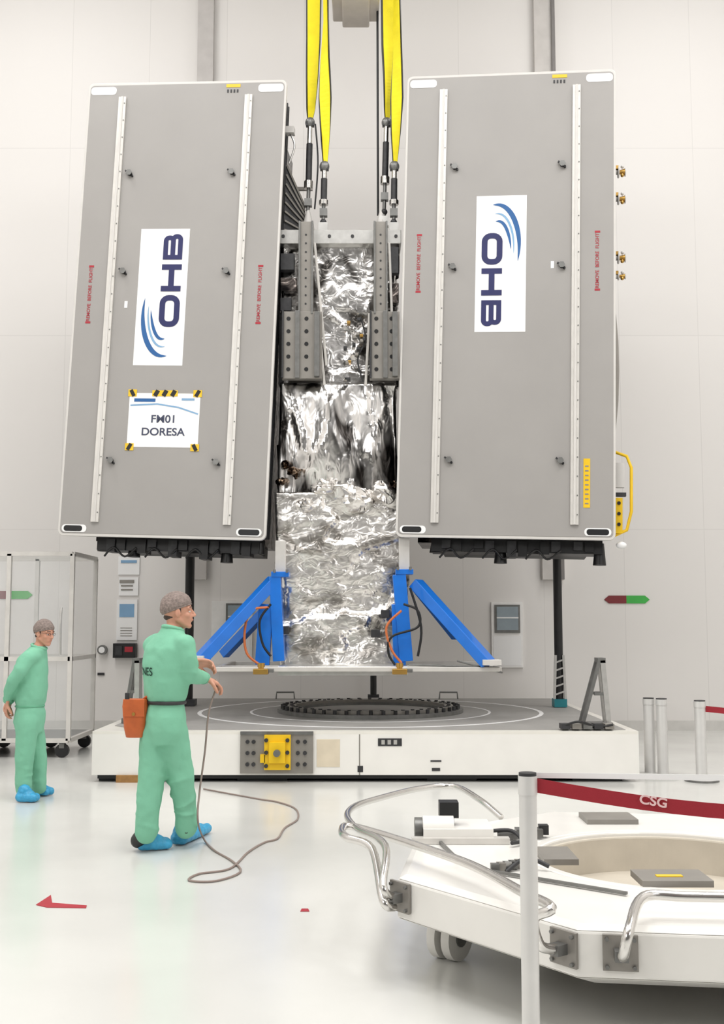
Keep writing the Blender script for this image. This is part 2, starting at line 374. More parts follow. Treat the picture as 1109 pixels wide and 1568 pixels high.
        b.box((W+.02,Hh*.905,-.25),(.1,.08,.1),PEDGE); b.tube([(W+.02,Hh*.9,-.25),(W+.08,Hh*.87,-.25),(W+.02,Hh*.83,-.25)],.012,ALU)
        b.beam((W-.02,Hh*.80,-.6),(W+.26,Hh*.80,-.6),.04,.04,PLATE); b.beam((W+.22,Hh*.80,-.6),(W+.22,Hh*.70,-.6),.03,.03,DARK)
    b.build('satellite_body',root)
    return root
ML,WL,HL=frame((130,128),(432,122),(95,820),(415,828),(12.85,12.6,12.68,12.42))
sat1=satellite('navigation_satellite',ML,WL,HL,(.316,.558,.335,.635),False,False)
MR,WR,HR=frame((618,118),(937,105),(612,822),(950,828),(12.7,12.38,12.5,12.2))
sat2=satellite('navigation_satellite.001',MR,WR,HR,(.348,.585,.275,.57),True,True)
k=MB(); u0,u1,v0,v1=.31,.655,.695,.81
cx,cy=(u0+u1)/2*WL,(1-(v0+v1)/2)*HL; lw,lh=(u1-u0)*WL,(v1-v0)*HL
k.box((cx,cy,.004),(lw,lh,.006),PAPER)
for sx in(-1,1):
    for sy in(-1,1):
        k.box((cx+sx*lw*.46,cy+sy*lh*.5,.009),(lw*.12,lh*.13,.004),YELP)
        k.box((cx+sx*lw*.46,cy+sy*lh*.5,.0125),(lw*.05,lh*.13,.002),HAZ,R=Matrix.Rotation(-.5*sx*sy,3,'Z'))
k.box((cx,cy+lh*.5,.010),(lw*.36,lh*.11,.004),YELP)
for q in range(3):
    k.box((cx-lw*.12+q*lw*.12,cy+lh*.5,.0125),(lw*.06,lh*.12,.002),HAZ,R=Matrix.Rotation(-.5,3,'Z'))
ribbon(k,[(cx-lw*.48,cy+lh*.27),(cx-.1*lw,cy+lh*.30),(cx+lw*.2,cy+lh*.24),(cx+lw*.48,cy+lh*.12)],.018,SWL,.009)
k.box((cx-lw*.28,cy+lh*.37,.009),(lw*.3,lh*.06,.002),SWB); k.box((cx+lw*.33,cy+lh*.39,.009),(lw*.18,lh*.04,.002),SWL)
k.build('mission_sticker',sat1)
for i,(t,dy) in enumerate((('FM01',.0),('DORESA',-.15))):
    text('sticker_text_%d'%(i+1),t,.125,mat('sticker_ink',(60,66,90),.5),Matrix.Translation(Vector((cx,cy+dy+.01,.009))),sat1,bold=.002,sx=1.08)
# ---------------------------------------------------------------- dispenser column (foil wrapped)
def crease(q):
    d,c=noise.voronoi(q)
    h=1e9
    for i in range(4):
        r=noise.noise_vector(c[i]*31.7)
        h=min(h,(q-c[i]).dot(r)*1.3+.5*noise.noise(c[i]*17.3)+.25*d[i])
    return h
def foilwrap(mb,x0,x1,xb0,xb1,y0,y1,z0,z1,amp,sc,mt,step=.03,seed=0.0,bulge=0.0,fine=.32):
    per=[]
    nx=max(4,int((x1-x0)/step)); ny=max(3,int((y1-y0)/(step*2)))
    for i in range(nx): per.append((i/nx,0,0,-1))
    for i in range(ny): per.append((1,i/ny,1,0))
    for i in range(nx): per.append((1-i/nx,1,0,1))
    for i in range(ny): per.append((0,1-i/ny,-1,0))
    nz=int((z1-z0)/step); n=len(per); vs=[]
    for k in range(nz+1):
        t=k/nz; z=z0+(z1-z0)*t; a=xb0+(x0-xb0)*t; b=xb1+(x1-xb1)*t
        for (fx,fy,nx_,ny_) in per:
            p=Vector((a+(b-a)*fx,y0+(y1-y0)*fy,z)); q=Vector((p.x*sc[0]+seed,p.y*sc[0],p.z*sc[1]))
            q+=noise.noise_vector(q*.9)*.35
            d=crease(q)+fine*crease(q*2.9+Vector((5,3,1)))
            bl=bulge*math.sin(math.pi*t)*(1-abs(2*fx-1)**2) if ny_==-1 else 0
            edge=min(1,t*8,(1-t)*8)
            p+=Vector((nx_,ny_,0))*(d*amp*(.35+.65*edge)+bl)
            vs.append(p)
    fs=[]
    for k in range(nz):
        for j in range(n):
            a=k*n+j;b=k*n+(j+1)%n;c=(k+1)*n+(j+1)%n;d=(k+1)*n+j
            if (j+k)%2: fs+=[(a,b,c),(a,c,d)]
            else: fs+=[(a,b,d),(b,c,d)]
    fs+=[tuple(range(nz*n,(nz+1)*n)),tuple(reversed(range(n)))]
    mb.add(vs,fs,mt,True)
disp=empty('satellite_dispenser',loc=tuple(S(520,1030,13.3)))
D=12.85
def px(p,q=600,Y=D): return S(p,q,Y).x
def pz(q,Y=D): return S(520,q,Y).z
fo=MB()
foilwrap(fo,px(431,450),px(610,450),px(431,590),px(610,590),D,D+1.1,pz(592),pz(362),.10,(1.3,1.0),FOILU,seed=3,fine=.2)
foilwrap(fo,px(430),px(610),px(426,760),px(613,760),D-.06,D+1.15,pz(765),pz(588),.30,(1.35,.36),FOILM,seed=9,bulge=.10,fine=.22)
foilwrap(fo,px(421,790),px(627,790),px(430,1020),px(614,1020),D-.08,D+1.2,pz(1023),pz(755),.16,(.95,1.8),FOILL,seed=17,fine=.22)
fo.build('mli_foil_blanket',disp)
fb=MB()
rnd=random.Random(5)
for (a,b,r,mt) in ((437,712,.07,FOILG),(452,722,.09,FOILG),(430,738,.06,FOILG),(603,742,.06,FOILG),(500,745,.16,FOILL),(545,762,.2,FOILL),(588,752,.15,FOILL),(470,775,.12,FOILL)):
    c=S(a,b,D-.1); c0=len(fb.v); fb.sph(c,(r*1.3,.12,r),mt,n=20,m=14)
    for i in range(c0,len(fb.v)):
        p=fb.v[i]; d=(p-c); fb.v[i]=c+d*(.8+.8*crease(p*(5 if r>.1 else 10)))
fb.sm=[False]*len(fb.sm)
fb.build('foil_tufts',disp)
st=MB()
st.bb(px(428,365),px(614,365),D-.12,D+1.1,pz(378),pz(357),ALU)
for q in(435,505,540,606): st.cyl((px(q,365),D-.13,pz(367)),(px(q,365),D-.12,pz(367)),.02,DARK,n=8)
# dark boxy side faces behind the brackets
for (a,b,c,d2,mt) in ((431,452,395,420,DARK),(431,456,432,452,FOILD),(595,610,385,425,DARK),(594,610,440,470,FOILD),(431,448,462,482,DARK)):
    st.bb(px(a,430),px(b,430),D-.17,D-.06,pz(d2),pz(c),mt)
for (a,b) in((459,481),(572,593)):
    st.bb(px(a,420),px(b,420),D-.24,D-.14,pz(490),pz(350),PLATE)
    st.bb(px(a,420),px(a+3,420),D-.27,D-.24,pz(490),pz(350),STEEL); st.bb(px(b-3,420),px(b,420),D-.27,D-.24,pz(490),pz(350),STEEL)
    for q in range(9): st.cyl((px((a+b)/2,420),D-.245,pz(370+q*13)),(px((a+b)/2,420),D-.24,pz(370+q*13)),.012,DARK,n=8)
for (a,b) in((434,494),(566,611)):
    st.bb(px(a,535),px(b,535),D-.26,D-.14,pz(587),pz(486),PLATE)
    st.bb(px(a+20,535),px(a+27,535),D-.30,D-.26,pz(587),pz(486),STEEL)
    st.bb(px(b-11,535),px(b-3,535),D-.32,D-.26,pz(585),pz(488),STEEL)
    st.bb(px(a,535),px(a+3,535),D-.3,D-.26,pz(587),pz(486),DARK)
    for q in range(5):
        for u in(10,37 if a<500 else 33):
            x=px(a+u,535); z=pz(497+q*19); st.cyl((x,D-.265,z),(x,D-.259,z),.024,BLACK,n=12)
for a,b,c,d2 in((482,372,500,560),(596,372,600,480),(487,480,497,590),(566,480,560,590)):
    st.beam(S(a,b,D-.16),S(c,d2,D-.16),.03,.03,ALUW)
for q in range(16):
    a=rnd.choice((532,546,556))+rnd.uniform(-4,4); b=rnd.uniform(488,585)
    c=S(a,b,D-.17); st.box(c,(.04,.1,.035),rnd.choice((PLATE,DARK,DARK,GOLD)))
st.tube([S(552,485,D-.17),S(560,520,D-.17),S(548,550,D-.17),S(556,585,D-.17)],.01,DARK)
st.bb(px(428,480),px(434,480),D-.05,D+.6,pz(590),pz(480),DARK)
for a in(472,584):
    st.cyl(S(a,357,D+.1),S(a,322,D+.1),.09,PEDGE,r2=.02,n=14)
YB=D-.25
for (a,b,c,d2,w) in ((430,875,430,1012,.13),(619,872,622,1012,.15)):
    st.beam(S(a-8,b+8,YB),S(c-2 if a<500 else c,d2,YB),w,.22,BLUE)
st.beam(S(408,925,YB-.03),S(402,1018,YB-.03),.16,.12,BLUE)
st.beam(S(609,925,YB-.03),S(612,1018,YB-.03),.14,.12,BLUE)
st.beam(S(420,888,YB),S(305,1012,YB-.5),.15,.12,BLUE); st.beam(S(412,930,YB+.4),S(343,1002,YB+.7),.12,.1,BLUE)
st.beam(S(637,893,YB),S(748,1016,YB-.5),.17,.12,BLUE); st.beam(S(640,900,YB+.4),S(700,975,YB+.8),.12,.1,BLUE)
for (a,b) in((300,1008),(752,1014)): st.box(S(a,b,YB-.5),(.2,.25,.06),PEDGE)
for (a,b) in((430,880),(619,876)):
    st.box(S(a,b,YB),(.2,.24,.06),BLUE); st.box(S(a,b-25,YB+.05),(.12,.1,.4),ALUW); 
    for q in(-.07,.07): st.cyl(S(a,b-3,YB-.15)+Vector((q,0,0)),S(a,b-8,YB-.15)+Vector((q,0,0)),.015,STEEL,n=8)
z=pz(1022,YB)
for y in(YB-.5,YB-.1,YB+1.2):
    st.beam((px(330,1020,YB-.5),y,z),(px(765,1020,YB-.5),y,z),.05,.05,ALUW)
for a in(330,440,525,612,765):
    x=px(a,1020,YB-.5); st.beam((x,YB-.5,z),(x,YB+1.2,z),.05,.05,ALUW)
st.bb(px(425,1020,YB-.5),px(625,1020,YB-.5),YB-.45,YB+1.2,z-.07,z+.03,ALU)
for a in(400,612):
    c=S(a,1028,YB-.5); st.box(c,(.16,.16,.06),GOLD); st.cyl(c,c+Vector((0,0,.09)),.04,GOLD); st.box(c+Vector((.1,0,.01)),(.08,.1,.04),STEEL)
st.beam(S(700,1012,YB-.5),S(770,1030,YB-.5),.02,.02,STEEL); st.beam(S(625,1018,YB-.5),S(765,1022,YB-.5),.02,.02,STEEL)
for pts,mt in (([(412,930),(385,935),(375,965),(378,1000),(398,1018)],ORNG),([(415,925),(398,950),(402,985),(415,1005)],BLACK),
              ([(618,925),(640,935),(640,960),(600,975),(595,1000),(605,1018)],BLACK),([(615,935),(592,960),(600,995),(615,1015)],ORNG),([(628,900),(645,960),(640,1005)],BLACK)):
    st.tube([S(a,b,YB-.2) for a,b in pts],.014,mt)
for a,b in((436,965),(575,970),(590,940)):
    st.box(S(a,b,YB+.05),(.1,.12,.09),DARK)
st.build('support_structure',disp,bevel=.006)
# ---------------------------------------------------------------- lifting slings
sl=empty('lifting_sling',loc=tuple(S(540,10,13.0)))
def strap(mb,pts,Y):
    P=[]
    for i in range(len(pts)-1):
        for k in range(8):
            t=k/8; P.append([pts[i][j]*(1-t)+pts[i+1][j]*t for j in range(4)])
    P.append(list(pts[-1]))
    def layer(off,w2,mt):
        vs=[]
        for a,b,w,tw in P:
            c=S(a,b,Y); t=math.radians(tw); u=Vector((math.cos(t),math.sin(t),0)); n=Vector((math.sin(t),-math.cos(t),0))
            for s1,s2 in((-1,-1),(1,-1),(1,1),(-1,1)): vs.append(c+u*(s1*w*w2/2)+n*(off+s2*.006))
        m=len(P); fs=[(4*i+q,4*i+(q+1)%4,4*i+4+(q+1)%4,4*i+4+q) for i in range(m-1) for q in range(4)]
        fs+=[(0,1,2,3),(4*m-1,4*m-2,4*m-3,4*m-4)]
        mb.add(vs,fs,mt,False)
    layer(0,1,BLACK); layer(.014,.80,YEL)
s=MB(); YS=12.95
strap(s,[(481,-60,.20,0),(480,60,.18,10),(478,120,.16,25),(476,165,.13,40),(475,182,.07,20)],YS)
strap(s,[(499,-60,.10,-60),(500,30,.12,-65),(498,90,.14,-40),(498,150,.16,-10),(498,210,.12,30),(498,248,.06,20)],YS-.15)
strap(s,[(598,-60,.25,0),(599,70,.24,8),(598,120,.19,20),(594,160,.12,40),(593,182,.06,20)],YS)
strap(s,[(608,-60,.10,-60),(609,90,.14,-40),(608,150,.16,-15),(606,205,.12,10),(605,248,.06,20)],YS-.15)
def rig(a,b,c,d2,Y):
    p=S(a,b,Y);q=S(c,d2,Y); u=(q-p)
    s.sph(p,(.06,.05,.07),STEEL); s.box(p+Vector((0,0,-.02)),(.1,.07,.05),DARK)
    s.cyl(p,p+u*.2,.03,CHROME,n=10); s.cyl(p+u*.2,p+u*.55,.038,DARK,n=10); s.cyl(p+u*.55,p+u*.62,.055,CHROME,n=10)
    s.cyl(p+u*.62,q,.022,STEEL,n=10); s.box(p+u*.75,(.09,.08,.09),STEEL); s.box(q,(.11,.1,.12),ALU); s.sph(p+u*.9,.04,DARK)
rig(475,188,471,352,YS); rig(497,255,495,350,YS-.15); rig(592,188,588,340,YS); rig(604,255,603,350,YS-.15)
s.tube([S(483,190,YS-.1),S(487,250,YS-.1),S(482,320,YS-.1)],.01,BLACK)
s.cyl(S(578,-40,YS+.1),S(579,330,YS+.1),.014,BLACK,n=8)
s.build('yellow_slings',sl)
h=MB(); c=S(545,0,13.0); HB=mat('hook_block_beige',(208,200,190),.4)
h.bb(c.x-.29,c.x+.29,12.7,13.3,c.z-.12,c.z+.7,HB)
h.bb(c.x-.17,c.x+.17,12.65,13.35,c.z-.17,c.z-.02,HB)
h.cyl((c.x-.05,12.69,c.z-.05),(c.x-.05,12.7,c.z-.05),.03,STEEL,n=10)
h.bb(c.x-.8,c.x+.75,12.75,13.15,c.z+.5,c.z+.75,YELP)
for dx in(-.2,-.1,.1,.2): h.cyl((c.x+dx,13,c.z+.7),(c.x+dx,13,12.99),.02,STEEL,n=8)
h.build('crane_hook_block',sl,bevel=.02)
# ---------------------------------------------------------------- platform
pf=MB(); cxp,cyp=.1,13.6; x0,x1=-2.69,2.76; y0,y1=11.24,15.95; zt=.5
pf.bb(x0,x1,y0,y1,.07,zt-.03,WHITE); pf.bb(x0,x1,y0,y1,zt-.03,zt,CREAM)
pf.prism([(x0+.45,y0+.12),(x1-.1,y0+.12),(x1-.1,y1-.1),(x0+.1,y1-.1),(x0+.1,y0+.55)],zt,zt+.006,GTOP)
pf.ring((cxp,cyp,0),2.02,2.07,zt+.006,zt+.009,PAPER,96); pf.ring((cxp,cyp,0),1.42,1.45,zt+.006,zt+.009,PAPER,96)
pf.ring((cxp,cyp,0),.86,1.12,zt+.006,zt+.05,STEEL,72); pf.ring((cxp,cyp,0),.90,1.0,zt+.05,zt+.085,PLATE,72)
for i in range(48):
    a=2*math.pi*i/48
    for r in(1.06,.95): pf.cyl((cxp+r*math.cos(a),cyp+r*math.sin(a),zt+.04),(cxp+r*math.cos(a),cyp+r*math.sin(a),zt+.095),.022,DARK if i%2 else BLACK,n=8)
pf.cyl((cxp,cyp,zt+.006),(cxp,cyp,zt+.02),.85,GTOP,n=48,smooth=False)
for X in(x0+.3,-1,.9,x1-.4): pf.bb(X-.25,X+.25,y0+.1,y0+.6,0,.07,BLACK); pf.bb(X-.25,X+.25,y1-.6,y1-.1,0,.07,BLACK)
pf.bb(x0+.05,x1-.05,y0+.04,y1-.05,.03,.08,BLACK)
pf.bb(x0+.25,x0+.5,y0-.03,y0+.2,0,.07,WOOD)
def fpx(p): return (p-CX)/F*y0/.975
pf.bb(fpx(550),fpx(550)+.012,y0-.003,y0,.07,zt-.03,PLATE)
a,b=fpx(376),fpx(483); pf.bb(a,b,y0-.03,y0,.09,.5,PLATE); pf.bb(a,b,y0-.045,y0-.03,.47,.5,STEEL)
ym=fpx(431); pf.bb(ym-.13,ym+.13,y0-.08,y0-.03,.13,.47,YELP); pf.bb(ym-.17,ym-.12,y0-.08,y0-.03,.2,.28,YELP);pf.bb(ym-.08,ym+.08,y0-.12,y0-.08,.2,.4,YELP)
for dx in(-.11,.10):
    for dz in(.17,.3,.42): pf.cyl((ym+dx,y0-.08,dz),(ym+dx,y0-.10,dz),.02,DARK,n=10)
pf.cyl((ym,y0-.12,.3),(ym,y0-.17,.3),.035,STEEL); 
for dx in(-.24,.2,.27,-.3):
    for dz in(.18,.29,.4): pf.cyl((ym+dx,y0-.03,dz),(ym+dx,y0-.05,dz),.02,DARK,n=10)
pf.bb(fpx(488),fpx(522),y0-.004,y0,.15,.42,mat('beige_label',(214,202,180),.5))
for (p,q,z0,z1) in((578,613,.355,.43),(655,671,.2,.215),(657,669,.11,.14),(548,556,.1,.16),(380,386,.48,.5)):
    pf.bb(fpx(p),fpx(q),y0-.006,y0,z0,z1,DARK)
for q in range(3): pf.bb(fpx(583+q*9),fpx(588+q*9),y0-.008,y0-.006,.37,.415,ALU)
for p in(437,687):
    c=G(p,1071,zt); pf.tube([c+Vector((-.13,0,0)),c+Vector((-.12,0,.1)),c+Vector((.12,0,.1)),c+Vector((.13,0,0))],.012,STEEL,sub=1)
pf.build('transport_platform',bevel=.008)
def aframe(name,px_,py_,h,w=.2):
    c=G(px_,py_,zt+.012); m=MB()
    m.bb(c.x-w*1.2,c.x+w*.6,c.y-.1,c.y+.1,c.z,c.z+.05,STEEL)
    for dy in(-.07,.07):
        m.beam(c+Vector((-w*.9,dy,.05)),c+Vector((0,dy,h)),.035,.035,STEEL); m.beam(c+Vector((w*.4,dy,.05)),c+Vector((.03,dy,h)),.05,.04,ALU)
        m.beam(c+Vector((-w*.3,dy,h*.5)),c+Vector((w*.2,dy,h*.5)),.03,.03,STEEL)
    m.beam(c+Vector((-.02,0,h)),c+Vector((.06,0,h)),.18,.05,STEEL)
    m.build(name)
aframe('support_stand',918,1113,.68); aframe('support_stand.001',206,1106,.66,.10)
def ph(c,py): return S(554,py,c.y).z-c.z
m=MB(); c=G(857,1082,zt+.012)
m.bb(c.x-.08,c.x+.08,c.y-.1,c.y+.1,c.z,c.z+.1,TEAL)
for dx in(-.07,.07): m.beam(c+Vector((dx,-.05,.1)),c+Vector((dx*.7,-.05,.65)),.03,.03,ALU)
for q in range(5): m.beam(c+Vector((-.07,-.05,.15+q*.1)),c+Vector((.07,-.05,.2+q*.1)),.02,.02,ALU)
m.cyl(c+Vector((0,0,.1)),c+Vector((0,0,ph(c,842))),.055,BLACK); m.build('support_post')
m=MB(); c=G(288,1080,zt+.012); m.cyl(c,c+Vector((0,0,ph(c,842))),.06,BLACK); m.bb(c.x-.1,c.x+.1,c.y-.1,c.y+.1,c.z,c.z+.08,DARK); m.build('support_post.001')
m=MB(); c=G(572,1068,zt+.012); m.cyl(c,c+Vector((0,0,.55)),.045,BLACK); m.bb(c.x-.08,c.x+.08,c.y-.08,c.y+.08,c.z,c.z+.04,DARK); m.build('support_post.002')
m=MB()
c=G(900,1117,zt+.012)
for q in range(5): m.box(c+Vector((-.22+q*.11,.05,.03)),(.09,.14,.05),(DARK,PLATE,STEEL)[q%3])
m.tube([c+Vector((-.25,0,.03)),c+Vector((-.1,-.04,.08)),c+Vector((.1,0,.03)),c+Vector((.25,-.03,.05))],.012,BLACK); m.build('tool_clamp_set')
# ---------------------------------------------------------------- left equipment cage
cg=MB(); Yc=13.2; xr=S(108,1000,Yc).x; xl=xr-2.2; zb=.2; ztop=S(100,848,Yc).z; Yk=Yc+1.15
for x in(xl,xl+.75,xl+1.45,xr-.0):
    for y in(Yc,Yk): cg.beam((x,y,zb),(x,y,ztop),.05,.05,ALUW)
for zz in(zb,zb+.95,ztop):
    for y in(Yc,Yk): cg.beam((xl,y,zz),(xr,y,zz),.05,.05,ALUW)
    for x in(xl,xr): cg.beam((x,Yc,zz),(x,Yk,zz),.05,.05,ALUW)
cg.bb(xl,xr,Yc+.02,Yc+.026,zb,ztop,GLASS); cg.bb(xr-.006,xr,Yc,Yk,zb,ztop,GLASS)
cg.bb(xl,xr,Yc,Yk,zb-.03,zb+.02,STEEL)
cg.bb(xr-1.38,xr-1.28,Yc-.06,Yc-.02,1.35,1.75,STEEL); cg.tube([(xr-.1,Yc-.08,1.2),(xr-.1,Yc-.1,1.5),(xr-.1,Yc-.08,1.75)],.015,ALU,sub=2)
for x in(xl+.1,xl+1.1,xr-.08,xr-.5):
    for y in(Yc+.05,Yk-.05):
        cg.cyl((x,y-.03,.08),(x,y+.03,.08),.08,BLACK); cg.box((x,y,.15),(.06,.08,.08),STEEL)
cg.build('mobile_equipment_cage')
# ---------------------------------------------------------------- wall items
Yw=WY-.003
def wallbox(mb,a,b,c,d,depth,mt):
    p=S(a,b,WY);q=S(c,d,WY); mb.bb(p.x,q.x,Yw-depth,Yw,q.z,p.z,mt)
m=MB()
wallbox(m,182,852,214,880,.02,PAPER);wallbox(m,183,884,212,912,.02,PAPER);wallbox(m,180,918,210,980,.025,PAPER)
wallbox(m,184,925,206,945,.03,SWL);wallbox(m,184,888,206,893,.03,PLATE);wallbox(m,186,896,204,898,.03,PLATE);wallbox(m,186,902,204,904,.03,PLATE);wallbox(m,186,858,210,862,.03,SWL)
for q in range(4): wallbox(m,185,961+q*4,203,962+q*4,.03,PLATE)
m.build('notice_board')
m=MB(); wallbox(m,176,985,210,1007,.12,BLACK); wallbox(m,180,989,190,1003,.14,DARK); wallbox(m,194,990,206,998,.13,RED); wallbox(m,150,1030,160,1034,.02,DARK); m.build('wall_intercom')
m=MB(); c=S(158,995,WY); m.cyl((c.x,Yw,c.z),(c.x,Yw-.08,c.z),.07,STEEL,n=24); m.cyl((c.x,Yw-.08,c.z),(c.x,Yw-.09,c.z),.045,PAPER,n=24); m.build('wall_gauge')
def sign(name,x0,x1,y0,y1,mid):
    m=MB(); p=S(x0,y0,WY);q=S(x1,y1,WY);k=S(mid,y0,WY).x; zc=(p.z+q.z)/2; hh=(p.z-q.z)/2
    def poly(pts,mt):
        n=len(pts); m.add([(a,Yw-.01,b) for a,b in pts]+[(a,Yw,b) for a,b in pts],[tuple(range(n))]+[(i,i+n,(i+1)%n+n,(i+1)%n) for i in range(n)],mt)
    poly([(p.x,zc),(p.x+.07,zc-hh),(k,zc-hh),(k,zc+hh),(p.x+.07,zc+hh)],mat('sign_dark_red',(120,35,40),.5))
    poly([(k,zc-hh),(q.x-.07,zc-hh),(q.x,zc),(q.x-.07,zc+hh),(k,zc+hh)],GREENP)
    m.build(name)
sign('exit_direction_sign',925,995,912,924,959); sign('exit_direction_sign.001',-20,50,905,917,16)
for i,(a,b,c,d) in enumerate(((752,922,801,1022),(325,920,386,1022))):
    m=MB(); wallbox(m,a,b,c,d,.04,mat('hatch_white',(243,242,240),.4))
    wa,wb=(757,796) if i==0 else (347,372)
    wallbox(m,wa,b+4,wb,b+47 if i==0 else b+32,.06,STEEL); wallbox(m,wa+3,b+7,wb-3,b+43 if i==0 else b+29,.065,WIN)
    wallbox(m,wa+3,b+23,wb-3,b+25,.07,PAPER)
    wallbox(m,a+3,b+52,c-3,b+97,.045,PAPER); m.build('window_%d'%(i+1))
# ---------------------------------------------------------------- foreground trolley
tr=empty('payload_trolley',loc=(1.5,5.5,0))
C=Vector((1.5,5.5,0)); AP=1.28; ROT=math.radians(-7.6)
def ovec(k,z,ap=AP):
    a=math.radians(22.5+45*k)+ROT; R=ap/math.cos(math.pi/8); return C+Vector((R*math.cos(a),R*math.sin(a),z))
t=MB()
n=8*12
def octring(ri,ap0,ap1,z0,z1,mt):
    c=C; vs=[]
    for i in range(n):
        a=2*math.pi*i/n+math.radians(22.5)+ROT; d=Vector((math.cos(a),math.sin(a),0))
        def R(ap):
            q=(a-ROT)%(math.pi/4); q=q if q<math.pi/8+1e-6 else q-math.pi/4
            return ap/math.cos(q)
        vs+=[c+d*ri+Vector((0,0,z0)),c+d*R(ap0)+Vector((0,0,z0)),c+d*R(ap1)+Vector((0,0,z1)),c+d*ri+Vector((0,0,z1))]
    fs=[]
    for i in range(n):
        a=4*i;b=4*((i+1)%n)
        for q in range(4): fs.append((b+q,b+(q+1)%4,a+(q+1)%4,a+q))
    t.add(vs,fs,mt)
octring(.66,1.1,1.28,.20,.27,TROL); octring(.66,1.28,1.28,.27,.44,TROL); octring(.70,1.28,1.24,.44,.46,TROL)
t.ring(C,.645,.70,.40,.462,TROL,96); t.ring(C,.63,.66,.15,.44,TAN,96); t.cyl(C+Vector((0,0,.24)),C+Vector((0,0,.26)),.65,TAN,n=64,smooth=False)
t.build('trolley_body',tr,bevel=.012)
t=MB()
def face(k,s,z,out=0.0):
    a=ovec(k,z);b=ovec(k+1,z); nrm=((a+b)/2-C); nrm.z=0; nrm.normalize(); return a+(b-a)*s+nrm*out,nrm,(b-a).normalized()
for (k,s) in((4,.95),(5,.15),(4,.03)):
    p,nr,tg=face(k,s,.37,.012); R=Matrix((tg,nr,Vector((0,0,1)))).transposed()
    t.box(p,(.13,.015,.13),PLATE,R=R)
    for a in(-.05,.05):
        for b in(-.05,.05): q=p+tg*a+Vector((0,0,b)); t.cyl(q,q+nr*.02,.008,STEEL,n=6)
    t.box(p+nr*.03,(.05,.06,.04),STEEL,R=R)
zr=.55
def R_(a,b,z=zr): return G(a,b,z)
p1,n1,_=face(4,.95,.37,.05); p2,n2,_=face(5,.15,.37,.05); p3,n3,_=face(4,.03,.37,.05)
t.tube([R_(768,1252,.46),R_(735,1225,.53),R_(695,1204),R_(640,1208),R_(575,1224),R_(543,1235),R_(532,1250),R_(548,1270),R_(590,1295),p3+n3*.06+Vector((0,0,.06)),p3],.018,CHROME,n=12)
t.tube([p3+Vector((0,0,-.04)),p3+n3*.06+Vector((0,0,0)),R_(570,1300,.52),R_(532,1283),R_(524,1272),R_(538,1265),R_(620,1289),R_(720,1324),R_(800,1366),R_(845,1390),p1+n1*.12+Vector((0,0,.13)),p1+n1*.09+Vector((0,0,.03)),p1],.0195,CHROME,n=12)
t.tube([p2,p2+n2*.09+Vector((0,0,.03)),p2+n2*.11+Vector((.02,0,.12)),R_(985,1374),R_(1050,1373),R_(1180,1376),R_(1300,1380)],.0195,CHROME,n=12)
for k in range(4,12,2):
    v=ovec(k,0,1.12); 
    if k==4: v=G(683,1468,0)+Vector((.02,0,0))
    ax=Vector((.8,-.6,0)).normalized() if k==4 else Vector((1,0,0))
    for s_ in(-1,1):
        t.cyl(v+ax*(.018*s_)+Vector((0,0,.11)),v+ax*(.062*s_)+Vector((0,0,.11)),.11,TROL,n=28); t.cyl(v+ax*(.062*s_)+Vector((0,0,.11)),v+ax*(.07*s_)+Vector((0,0,.11)),.045,STEEL,n=16)
    t.box(v+Vector((0,0,.21)),(.12,.14,.05),TROL); t.cyl(v+Vector((0,0,.2)),v+Vector((0,0,.27)),.05,STEEL)
zt2=.462
def plate(a,b,c,d,mt,h=.02,z=zt2):
    p=G(a,(b+d)/2,z);q=G(c,(b+d)/2,z); f=G((a+c)/2,b,z);g=G((a+c)/2,d,z)
    t.bb(p.x,q.x,g.y,f.y,z-.003,z+h,mt)
plate(893,1250,970,1262,PLATE,.025); plate(826,1304,878,1324,PLATE,.025); plate(975,1340,1082,1358,PLATE,.025)
plate(1005,1349,1045,1352,YELP,.029)
c=G(690,1290,zt2); t.bb(c.x-.14,c.x+.22,c.y-.02,c.y+.28,zt2,zt2+.07,WHITE); t.box(c+Vector((0,.12,.15)),(.10,.1,.08),BLACK); t.cyl(c+Vector((0,.12,.07)),c+Vector((0,.12,.12)),.03,DARK)
t.cyl(c+Vector((-.18,.1,.05)),c+Vector((-.02,.1,.05)),.06,STEEL,n=20); t.cyl(c+Vector((-.14,.06,.06)),c+Vector((.02,.06,.06)),.065,WHITE,n=20)
t.tube([c+Vector((.22,.1,.04)),c+Vector((.32,.05,.05)),c+Vector((.36,-.05,.02)),c+Vector((.3,-.12,.02))],.01,DARK)
t.bb(c.x-.2,c.x+.3,c.y-.05,c.y+.01,zt2-.001,zt2+.03,ALUW)
c=G(775,1335,zt2)
for q in range(5): t.box(c+Vector((-.05+q*.03,.02*q,.02)),(.04,.035,.035),(STEEL,PLATE,ALU)[q%3])
t.tube([c,c+Vector((.1,.05,.05)),c+Vector((.2,.02,.02))],.01,DARK)
c=G(810,1283,zt2); t.box(c+Vector((0,0,.03)),(.14,.08,.04),STEEL); t.box(c+Vector((.08,.02,.04)),(.05,.05,.05),DARK); t.box(c+Vector((-.12,-.05,.02)),(.1,.05,.03),STEEL)
t.beam(G(730,1330,zt2+.01),G(960,1368,zt2+.01),.02,.012,STEEL); t.beam(G(660,1275,zt2+.01),G(700,1315,zt2+.01),.015,.012,STEEL)
t.build('trolley_fittings',tr,bevel=.003)
